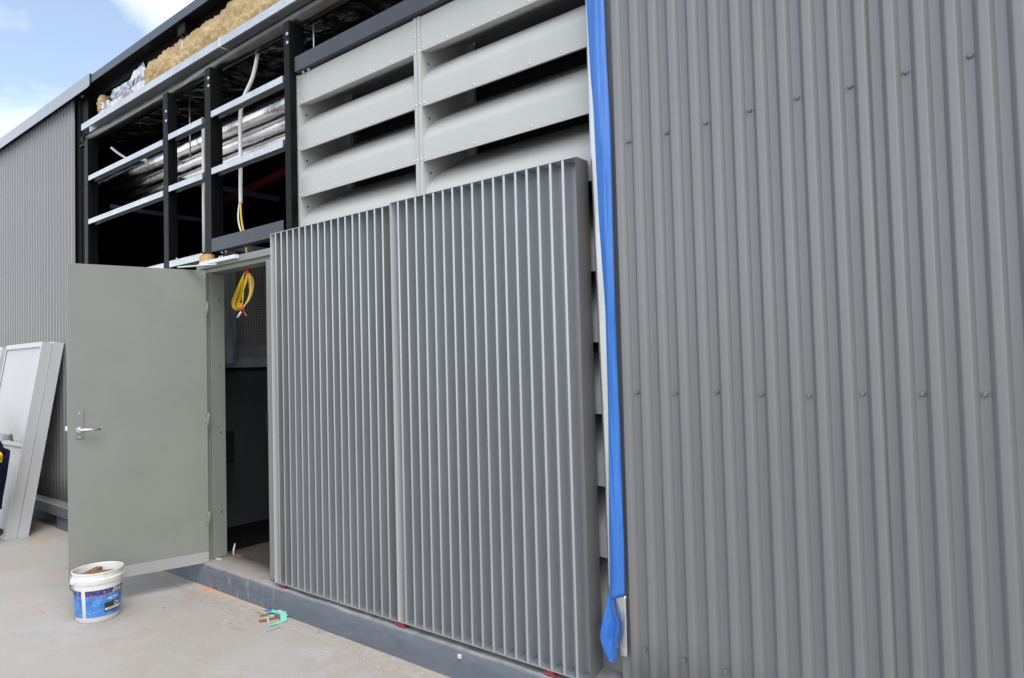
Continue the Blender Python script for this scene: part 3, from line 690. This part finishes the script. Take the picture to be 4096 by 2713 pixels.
# ------------------------------------------------------------------ inside the doorway
XF = -3.90     # the unit inside stands square to the wall, its face looking towards the open doorway
scr = thing('mesh_screen', 'galvanised frame with wire mesh seen through the doorway', 'mesh screen', (XF, .8, 1.62))
for nm, a in (('frame_post', (XF-.06, XF+.012, .250, .303, 1.70, 2.60)), ('frame_side', (XF-.06, XF, .3035, .372, 1.70, 2.60)), ('bottom_rail', (XF-.06, XF+.006, .25, 1.75, 1.625, 1.699)), ('top_rail', (XF-.06, XF+.006, .25, 1.75, 2.601, 2.66)), ('frame_side', (XF-.06, XF, 1.68, 1.75, 1.70, 2.60))):
    box(nm, 'galv_dull', *a, scr, .003)
m = MB(); st = .0145
for i in range(int(1.305/st)): y = .374+i*st; m.box(XF-.012, XF-.0102, y, y+.0017, 1.70, 2.60)
for i in range(int(.89/st)): z = 1.704+i*st; m.box(XF-.0100, XF-.0084, .3725, 1.6795, z, z+.0017)
m.build('wire_mesh', 'mesh_wire', scr, kind='stuff')
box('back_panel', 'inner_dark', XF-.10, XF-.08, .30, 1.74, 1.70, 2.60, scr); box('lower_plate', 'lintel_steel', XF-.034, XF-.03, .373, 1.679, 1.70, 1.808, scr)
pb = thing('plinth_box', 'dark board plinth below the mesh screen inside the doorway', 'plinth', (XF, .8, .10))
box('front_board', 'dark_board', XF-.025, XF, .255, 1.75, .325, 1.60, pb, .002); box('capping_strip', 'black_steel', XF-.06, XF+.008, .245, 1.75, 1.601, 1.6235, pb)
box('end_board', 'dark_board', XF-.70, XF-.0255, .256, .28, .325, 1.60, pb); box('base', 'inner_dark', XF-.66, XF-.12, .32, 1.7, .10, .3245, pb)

# ------------------------------------------------------------------ conduits and cables
def conduit(pts, r, label, seg=10):
    m = MB(); m.tube(pts, r, seg); return m.build('conduit', 'white_plastic', None, label=label, cat='conduit', origin=pts[0])
def smoothpath(P, n=8):
    P = [Vector(q) for q in P]; out = []
    for i in range(len(P)-1):
        a, b_, c_, d = P[max(i-1, 0)], P[i], P[i+1], P[min(i+2, len(P)-1)]
        for j in range(n):
            t = j/n; out.append(.5*((2*b_)+(c_-a)*t+(2*a-5*b_+4*c_-d)*t*t+(3*b_-a-3*c_+d)*t**3))
    return out+[P[-1]]
conduit([(-3.912, .112, 3.66), (-3.914, .112, 3.40), (-3.918, .112, 3.0), (-3.92, .112, 2.56)], .0135, 'straight white conduit close beside the third post')
conduit(smoothpath([(-3.15, .16, 4.05), (-3.165, .14, 3.90), (-3.20, .125, 3.78), (-3.295, .115, 3.67), (-3.335, .11, 3.58), (-3.343, .108, 3.45), (-3.344, .106, 3.1), (-3.346, .105, 2.862)], 6), .0145, 'bent white conduit hanging in the middle of the open bay')
conduit(smoothpath([(-5.80, .14, 3.84), (-5.74, .20, 3.77), (-5.66, .26, 3.72), (-5.5, .35, 3.70)], 6), .012, 'short curl of pale conduit at the first post')
cab = thing('cable_bundle', 'yellow cable bundle hanging from the conduit, coiled below the door head', 'cable', (-3.3, .08, 2.85))
m = MB()
for i in range(3):
    dx = .006*(i-1)
    m.tube(smoothpath([(-3.346+dx, .105, 2.88), (-3.336+dx, .100, 2.78), (-3.312+dx, .098, 2.68), (-3.245+dx*.6, .085, 2.58), (-3.262+dx*.5, .10, 2.48), (-3.275+dx*.4, .115, 2.37)], 6), .0034, 6)
m.build('yellow_drop', 'yellow_cable', cab)
m = MB()
for i in range(2):
    dx = -.010-.008*i
    m.tube(smoothpath([(-3.346+dx, .105, 2.88), (-3.358+dx, .098, 2.77), (-3.332+dx, .098, 2.67), (-3.255+dx*.5, .085, 2.58), (-3.262+dx*.3, .10, 2.48), (-3.268, .115, 2.37)], 6), .0042, 6)
m.build('white_drop', 'white_plastic', cab)
m = MB(); random.seed(5)
for i in range(7):
    a = i/6
    w1 = -.205+.045*a+random.uniform(-.006, .006); zb_ = 2.075+.05*a+random.uniform(-.01, .01)
    pts = [(-3.275, .115, 2.345), (-3.33+.01*a, .11, 2.32), (-3.275+w1*.72, .105+.006*i, 2.21), (-3.275+w1, .10+.006*i, 2.12), (-3.275+w1*.80, .10, zb_-.015), (-3.275+w1*.45, .105, zb_-.012), (-3.345, .11, 2.105+.008*a), (-3.335-.012*a, .112, 2.18), (-3.318+.03*a, .114, 2.27), (-3.276, .115, 2.345)]
    m.tube(smoothpath(pts, 6), .0030, 5)
for i in range(6):
    b_ = -3.262+.005*i
    m.tube(smoothpath([(-3.272, .115, 2.34), (b_-.012+.008*i, .12, 2.27), (b_-.002+.004*i, .12, 2.19), (b_-.035, .118, 2.12), (-3.345, .112, 2.075)], 6), .0030, 5)
m.build('yellow_coil', 'yellow_cable', cab)
m = MB(); m.tube(smoothpath([(-3.268, .118, 2.33), (-3.245, .12, 2.24), (-3.262, .12, 2.16), (-3.33, .115, 2.085), (-3.40, .11, 2.015)], 6), [.0035]*18+[.006]*6+[.008], 6); m.tube([(-3.365, .11, 2.045), (-3.415, .108, 2.005)], .0085, 8); m.build('white_tail', 'white_plastic', cab)
m = MB(); m.tube([(-3.275, .115, 2.36), (-3.274, .115, 2.325)], .017, 10); m.tube([(-3.338, .112, 2.085), (-3.368, .111, 2.05)], .010, 8); m.tube([(-3.338, .112, 2.09), (-3.325, .112, 2.035)], .0045, 6); m.build('tape_wrap', 'red_tape', cab)
m = MB(); m.tube([(-3.325, .112, 2.037), (-3.312, .112, 2.02), (-3.298, .112, 2.008)], .003, 5); m.build('yellow_tail', 'yellow_cable', cab)

# ------------------------------------------------------------------ panels leaning on the far wall
def lean_panel(label, x_right, yb, w=1.16, h=1.97, ang=9.3, depth=.093):
    t = thing('leaning_panel', label, 'panel', (x_right-w, yb, 0.002), (R(-ang), 0, 0), 'spare panels leaning on the far cladding')
    lip = .050
    m = MB(); m.box(0, .003, 0, depth, 0, h); m.box(.003, .030, 0, .003, 0, h); m.build('frame_stile', 'panel_paint', t)
    m = MB(); m.box(w-.003, w, 0, depth, 0, h); m.box(w-.030, w-.003, 0, .003, 0, h); m.build('frame_stile', 'panel_paint', t)
    m = MB(); m.box(.003, w-.003, 0, depth, h-.003, h); m.box(.030, w-.030, -.0005, .0025, h-lip, h-.003); m.build('frame_rail', 'panel_paint', t)
    m = MB(); m.box(.003, w-.003, 0, depth, 0, .003); m.box(.030, w-.030, -.0005, .0025, .003, lip); m.build('frame_rail', 'panel_paint', t)
    zr = .90; rail = MB().box(.030, w-.030, -.0005, .0025, zr, zr+.075).build('middle_rail', 'panel_paint', t)
    mh = MB()
    for i in range(14): mh.tube([(w-.06-i*.07, -.0006, zr+.05), (w-.06-i*.07, -.0014, zr+.05)], .010, 8)
    mh.build('rail_hole', 'dark_wire', rail, kind='stuff')
    n = 22; pitch = (w-.07)/n
    me = MB().prism([(0, 0), (.014, 0), (pitch*.6, .022), (pitch-.004, .022), (pitch-.002, .026), (pitch*.6, .026), (0, .004)], 'z', lip*.6, h-lip*.6).mesh('slat'); me.materials.append(M['panel_paint'])
    for i in range(n):
        o = bpy.data.objects.new('slat', me); COL.objects.link(o); o.parent = t; o.location = (.035+pitch*i, .008, 0)
    box('back_sheet', 'panel_paint', .003, w-.003, depth-.004, depth-.001, .003, h-.003, t)
    return t
lean_panel('front spare slatted panel of the pair leaning behind the open door', -6.668, -.507)
lean_panel('rear spare slatted panel, second in the pair leaning behind the open door', -6.655, -.409)
lean_panel('spare slatted panel leaning farthest along the wall, cut by the frame edge', -8.20, -.45)

# ------------------------------------------------------------------ worker at the frame edge
def skinned(name, joints, bones, root, sub=2):
    me = bpy.data.meshes.new(name); keys = list(joints); me.from_pydata([joints[q][0] for q in keys], [(keys.index(a), keys.index(b_)) for a, b_ in bones], [])
    o = bpy.data.objects.new(name, me); COL.objects.link(o)
    o.modifiers.new('skin', 'SKIN'); sv = me.skin_vertices[0].data
    for i, q in enumerate(keys):
        r_ = joints[q][1]; sv[i].radius = r_ if isinstance(r_, tuple) else (r_, r_)
        sv[i].use_root = (q == root)
    md = o.modifiers.new('sub', 'SUBSURF'); md.levels = sub; md.render_levels = sub
    dg = bpy.context.evaluated_depsgraph_get(); ev = o.evaluated_get(dg); m2 = bpy.data.meshes.new_from_object(ev)
    bpy.data.objects.remove(o); bpy.data.meshes.remove(me)
    for pl_ in m2.polygons: pl_.use_smooth = True
    return m2
PX, PY = -6.44, -.66
J = {'pelvis': ((PX, PY, .96), (.150, .115)), 'waist': ((PX-.20, PY, .985), (.105, .10)), 'chest': ((PX-.50, PY-.01, 1.07), (.165, .12)), 'neckb': ((PX-.66, PY-.02, 1.22), (.075, .075)), 'neck': ((PX-.72, PY-.02, 1.26), .055),
     'head': ((PX-.80, PY-.01, 1.31), (.078, .092)), 'crown': ((PX-.88, PY-.01, 1.36), (.060, .07)),
     'shr': ((PX-.56, PY-.17, 1.18), .062), 'elr': ((PX-.68, PY-.20, .93), .045), 'wrr': ((PX-.88, PY-.14, .88), .032),
     'shl': ((PX-.62, PY+.10, 1.20), .062), 'ell': ((PX-.78, PY+.06, .96), .045), 'wrl': ((PX-.96, PY+.0, .92), .032),
     'hipr': ((PX+.085, PY, .88), .098), 'kner': ((PX-.04, PY+.01, .50), .066), 'ankr': ((PX-.34, PY-.01, .10), .045), 'toer': ((PX-.40, PY+.13, .05), .042),
     'hipl': ((PX-.105, PY, .88), .098), 'knel': ((PX-.22, PY+.03, .50), .066), 'ankl': ((PX-.36, PY+.03, .10), .045), 'toel': ((PX-.37, PY+.18, .05), .042)}
BN = [('pelvis','waist'),('waist','chest'),('chest','neckb'),('neckb','neck'),('neck','head'),('head','crown'),('chest','shr'),('shr','elr'),('elr','wrr'),('chest','shl'),('shl','ell'),('ell','wrl'),
      ('pelvis','hipr'),('hipr','kner'),('kner','ankr'),('ankr','toer'),('pelvis','hipl'),('hipl','knel'),('knel','ankl'),('ankl','toel')]
me = skinned('body', J, BN, 'pelvis')
for nm in ('navy_cloth', 'skin', 'boot', 'hair'): me.materials.append(M[nm])
me.transform(Matrix.Translation((-PX, -PY, 0)))
for pl_ in me.polygons:
    z = pl_.center.z; y_ = pl_.center.y
    pl_.material_index = 2 if z < .14 else (3 if (pl_.center.x < -.80 and z > 1.33) else (1 if pl_.center.x < -.70 and z > 1.17 else (1 if pl_.center.x < -.84 and z > .7 else 0)))
person = thing('person', 'person in navy work clothes at the left frame edge, bending away beside the leaning panels', 'person', (PX, PY, 0))
o = bpy.data.objects.new('body', me); COL.objects.link(o); o.parent = person
# loose trouser leg ends, shirt tail, belt
def ring(pts, n=20): return MB().tube(pts, [q[3] for q in pts] if len(pts[0]) > 3 else .1, n, caps=False)
def loose(name, P, rad, mat, n=24):
    m = MB(); m.tube(P, rad, n, caps=False); return m.build(name, mat, person, solid=.004)
loose('trouser_leg', [(PX+.088, PY, .90), (PX+.02, PY+.005, .66), (PX-.05, PY+.005, .46), (PX-.085, PY, .36), (PX-.085, PY, .345)], [.110, .096, .084, .088, .094], 'navy_cloth')
loose('trouser_leg', [(PX-.105, PY, .90), (PX-.165, PY+.02, .66), (PX-.22, PY+.03, .46), (PX-.26, PY+.03, .36), (PX-.262, PY+.03, .345)], [.110, .096, .084, .088, .094], 'navy_cloth')
m = MB()
def tail(u, v_):
    a = 2*math.pi*u; r_ = 1+.05*math.sin(5*a)+.03*math.sin(9*a+1)
    return (PX+.005+(.172+.012*v_)*r_*math.cos(a), PY+(.135+.012*v_)*r_*math.sin(a), 1.055-.060*v_+.014*math.sin(3*a+.5)*v_)
MB().grid(tail, 48, 5).build('shirt_tail', 'grey_cloth', person, solid=.003)
for sgn, wr, el in ((1, 'wrr', 'elr'), (-1, 'wrl', 'ell')):
    W = Vector(J[wr][0]); d = (W-Vector(J[el][0])).normalized(); m = MB(); side = d.cross(Vector((0, 0, 1))).normalized(); upv = side.cross(d)
    m.tube([W-d*.02, W+d*.03, W+d*.08, W+d*.10], [.028, .036, .038, .02], 10)
    for q in range(4):
        b_ = W+d*.085+upv*(.027-.018*q); ln = (.07, .08, .075, .055)[q]
        m.tube([b_, b_+d*ln*.5, b_+d*ln*.8+side*sgn*.018, b_+d*ln*.85+side*sgn*.035], [.0095, .009, .0085, .007], 8)
    b_ = W+d*.03+upv*.03; m.tube([b_, b_+upv*.03+d*.03, b_+upv*.035+d*.065], [.011, .010, .008], 8)
    m.build('hand', 'skin', person)
HD = Vector(J['head'][0]); m = MB()
m.tube([HD+Vector((0, .085, .01)), HD+Vector((0, .108, -.015)), HD+Vector((0, .095, -.028))], [.010, .014, .012], 8)
for s_ in (-1, 1): m.tube([HD+Vector((s_*.078, 0, -.03)), HD+Vector((s_*.088, -.004, .0)), HD+Vector((s_*.084, -.006, .03))], [.008, .014, .010], 8)
m.build('face_features', 'skin', person)
tm = thing('tape_measure', 'yellow tape measure clipped to the belt of the worker', 'tape measure', (PX+.24, PY-.02, .86), (0, R(22), 0))
MB().box(-.030, .034, -.028, .028, -.042, .042).build('case', 'yellow_case', tm, .010)
MB().box(.0345, .0355, -.016, .010, -.018, .020).build('face_label', 'dark_wire', tm); MB().box(-.034, -.0305, -.012, .012, -.01, .05).build('clip', 'satin_steel', tm)

# ------------------------------------------------------------------ bucket
BX, BY, BH = -3.61, -.79, .320
bk = thing('bucket', 'white plastic bucket with scratched blue label in front of the open door', 'bucket', (BX, BY, 0), (0, 0, 0))
def rad(z): return .124+(.146-.124)*z/BH
prof = [(.001, .004), (.115, .004), (.119, .001), (.1235, .006), (rad(.245), .245), (rad(.245)+.006, .247), (rad(.275)+.0085, .274), (rad(.276)+.004, .278), (rad(.280)+.001, .280), (rad(.31), .308), (rad(.31)+.004, .311), (rad(.32)+.004, .318), (rad(.32), .320), (rad(.32)-.003, .318), (rad(.30)-.003, .300), (rad(.1)-.003, .1), (rad(.03)-.003, .012), (.001, .010)]
m = MB(); m.lathe(prof, 64); o = m.build('body', 'bucket_plastic', bk, weld=True); smooth_by_angle(o.data, R(40))
def patch(name, a0, a1, z0, z1, mat, parent, off=.0007, n=40, nz=6):
    m = MB(); m.grid(lambda u, v_: ((rad(z0+(z1-z0)*v_)+off)*math.cos(R(a0+(a1-a0)*u)), (rad(z0+(z1-z0)*v_)+off)*math.sin(R(a0+(a1-a0)*u)), z0+(z1-z0)*v_), n, nz)
    return m.build(name, mat, parent)
lb = patch('label', -51, 165, .034, .208, 'bucket_label', bk)
lb2 = patch('label', -195, -62, .034, .208, 'bucket_label', bk)
def wrap_text(txt, size, a0, z0, mat, parent, off=.0012, squeeze=1.0, shear=.15):
    cu = bpy.data.curves.new('t', 'FONT'); cu.body = txt; cu.size = size; cu.shear = shear; cu.offset = size*.018
    to = bpy.data.objects.new('t', cu); COL.objects.link(to); bpy.context.view_layer.update()
    dg = bpy.context.evaluated_depsgraph_get(); tme = bpy.data.meshes.new_from_object(to.evaluated_get(dg)); bpy.data.objects.remove(to)
    for vv in tme.vertices:
        z = z0+vv.co.y; a = R(a0)+vv.co.x*squeeze/rad(z); r_ = rad(z)+off; vv.co = (r_*math.cos(a), r_*math.sin(a), z)
    tme.materials.clear(); tme.materials.append(M[mat]); ob = bpy.data.objects.new('lettering', tme); COL.objects.link(ob); ob.parent = parent; return ob
wrap_text('Dulux', .037, 17, .1785, 'chip_white', lb)
wrap_text('ACRA', .026, 3, .135, 'chip_white', lb, squeeze=1.15)
pb_ = patch('product_panel', -4, 40, .058, .118, 'dark_wire', lb, .0010, 24, 4)
patch('product_strip', -2, 48, .068, .083, 'chip_white', pb_, .0015, 24, 2)
wrap_text('ACRYLIC', .013, 2, .071, 'dark_wire', pb_, .0022)
wrap_text('Dry', .034, 22, .090, 'chip_white', pb_, .0016)
patch('label_window', -76, -69, .180, .202, 'blue_packer', lb2, .0012, 6, 2)
# wire handle hanging down at the sides
hl = MB()
pts = []
for i in range(25):
    t = i/24; s_ = math.sin(math.pi*t)
    ang = R(-92)-R(180)*t      # hangs round the rear side of the bucket
    pts.append(((rad(.26)+.013)*math.cos(ang)*1.0, (rad(.26)+.013)*math.sin(ang), .262-.115*s_**.8))
hl.tube(pts, .0026, 6); h_ = hl.build('handle', 'dark_wire', bk)
for a in (-92, 88):
    MB().obox(((rad(.262)+.010)*math.cos(R(a)), (rad(.262)+.010)*math.sin(R(a)), .262), (math.cos(R(a))*.006, math.sin(R(a))*.006, 0), (-math.sin(R(a))*.016, math.cos(R(a))*.016, 0), (0, 0, .012)).build('handle_lug', 'bucket_plastic', bk, .002)
for i, (c_, d, ln, zt, lab) in enumerate((((BX+.03, BY+.02, .290), (.80, .55, .06), .102, .25, 'brown timber offcut lying across the bucket towards the door'), ((BX-.05, BY-.03, .285), (.55, -.80, -.04), .095, .25, 'shorter brown timber offcut crossing in the bucket'), ((BX-.02, BY-.05, .262), (.92, .25, -.06), .090, .25, 'brown timber offcut lowest in the bucket'))):
    d = Vector(d).normalized(); s_ = d.cross(Vector((0, 0, 1))).normalized(); u_ = s_.cross(d)
    MB().obox(c_, d*ln, s_*.022, u_*.011).build('timber_offcut', 'timber_brown', None, .002, label=lab, cat='offcut', origin=c_)

# ------------------------------------------------------------------ offcuts and fixings by the kerb
def strip(name, mat, a, b_, w, label, cat, z=.006, t=.003, cut=.0, z2=None):
    a = Vector((*a, z)); b_ = Vector((*b_, z if z2 is None else z2)); d = (b_-a); ln = d.length; d.normalize(); s_ = Vector((0, 0, 1)).cross(d).normalized(); u_ = d.cross(s_)
    vs = []
    for hh in (-t, t):
        vs += [a-s_*w+u_*hh+d*cut, b_-s_*w+u_*hh+d*cut, b_+s_*w+u_*hh-d*cut, a+s_*w+u_*hh-d*cut]
    m = MB().add(vs, [(0,3,2,1),(4,5,6,7),(0,1,5,4),(1,2,6,5),(2,3,7,6),(3,0,4,7)])
    return m.build(name, mat, None, label=label, cat=cat, origin=tuple((a+b_)/2))
strip('blue_packer', 'blue_packer', (-2.755, -.093), (-2.690, -.078), .012, 'small blue packer at the back of the offcut pile', 'packer', .0075)
strip('timber_strip', 'timber_brown', (-2.680, -.168), (-2.668, -.075), .009, 'thin brown timber strip at the back of the offcut pile', 'offcut', .0085, .004, .006)
strip('timber_strip', 'timber_brown', (-2.612, -.222), (-2.560, -.118), .010, 'long brown timber strip at the front of the offcut pile', 'offcut', .0085, .004, .004)
strip('timber_strip', 'timber_brown', (-2.605, -.110), (-2.535, -.105), .015, 'short brown timber piece under the teal offcuts', 'offcut', .0135, .004, .004)
strip('teal_strip', 'teal_board', (-2.668, -.100), (-2.545, -.078), .016, 'upper teal board strip lying across the pile', 'offcut', .024, .003, .010)
strip('teal_strip', 'teal_board', (-2.640, -.078), (-2.525, -.082), .020, 'teal board strip against the kerb', 'offcut', .017, .003, .0)
strip('teal_strip', 'teal_board', (-2.572, -.078), (-2.470, -.138), .019, 'teal board strip pointing out from the kerb at the near end of the pile', 'offcut', .030, .003, .006, z2=.010)
strip('teal_strip', 'teal_board', (-2.497, -.226), (-2.482, -.154), .010, 'separate narrow teal strip nearest the camera', 'offcut', .0075, .003, .006)
strip('teal_strip', 'teal_board', (-2.645, -.125), (-2.615, -.110), .011, 'tiny teal chip under the long teal strip', 'offcut', .0078, .003, .004)
strip('card_scrap', 'tape_cream', (-2.628, -.066), (-2.582, -.078), .011, 'cream scrap on top of the teal strip by the kerb', 'offcut', .0285, .002)
strip('plug_scrap', 'tape_cream', (-2.600, -.172), (-2.515, -.217), .005, 'pale plastic wall plug beside the narrow teal strip', 'plug', .012, .003)
def nail(a, b_, r_, label, name='nail'):
    a = Vector(a); b_ = Vector(b_); d = (b_-a).normalized(); m = MB(); m.tube([a, a+d*.004, b_-d*.012, b_], [r_, r_, r_, r_*.2], 8); m.tube([a-d*.003, a+d*.002], r_*2.4, 10); return m.build(name, 'galvanised', None, label=label, cat='nail', origin=tuple(a))
nail((-2.420, -.208, .008), (-2.428, -.305, .004), .0024, 'thin nail lying in front of the offcut pile')
nail((-2.155, -.105, .0095), (-2.045, -.083, .006), .0042, 'thick bolt-like nail lying alone by the kerb')
m = MB(); m.tube(smoothpath([(-2.785, -.142, .006), (-2.75, -.146, .008), (-2.71, -.141, .006)], 5), .0012, 5); m.build('wire_scrap', 'dark_wire', None, label='short dark wire scrap left of the brown strips', cat='wire', origin=(-2.75, -.142, .006))
# loose specks
def specks(name, mat, label, N, fx, seed, s0, s1):
    random.seed(seed); m = MB()
    for _ in range(N):
        x, y = fx(); s_ = random.uniform(s0, s1); a = random.uniform(0, 3.14); d = Vector((math.cos(a), math.sin(a), 0)); e = Vector((-d.y, d.x, 0))
        m.obox((x, y, .0045+s_*.3), d*s_, e*s_*random.uniform(.3, .8), (0, 0, s_*.28))
    return m.build(name, mat, None, kind='stuff', label=label)
specks('leaf_litter', 'leaf_brown', 'dark leaf crumbs scattered on the concrete near the doorway', 30, lambda: (random.gauss(-3.15, .35), -.26+random.gauss(0, .10)), 4, .0012, .0042)
specks('plaster_chips', 'chip_white', 'white plaster crumbs scattered along the kerb', 110, lambda: (random.uniform(-4.6, -.9), -.085-abs(random.gauss(0, .13))), 8, .0008, .0030)
specks('plaster_chips', 'chip_white', 'white crumbs on the sill under the screens', 70, lambda: (random.uniform(-2.6, -.3), random.uniform(-.062, -.03)), 9, .0006, .0018).location = (0, 0, .194)
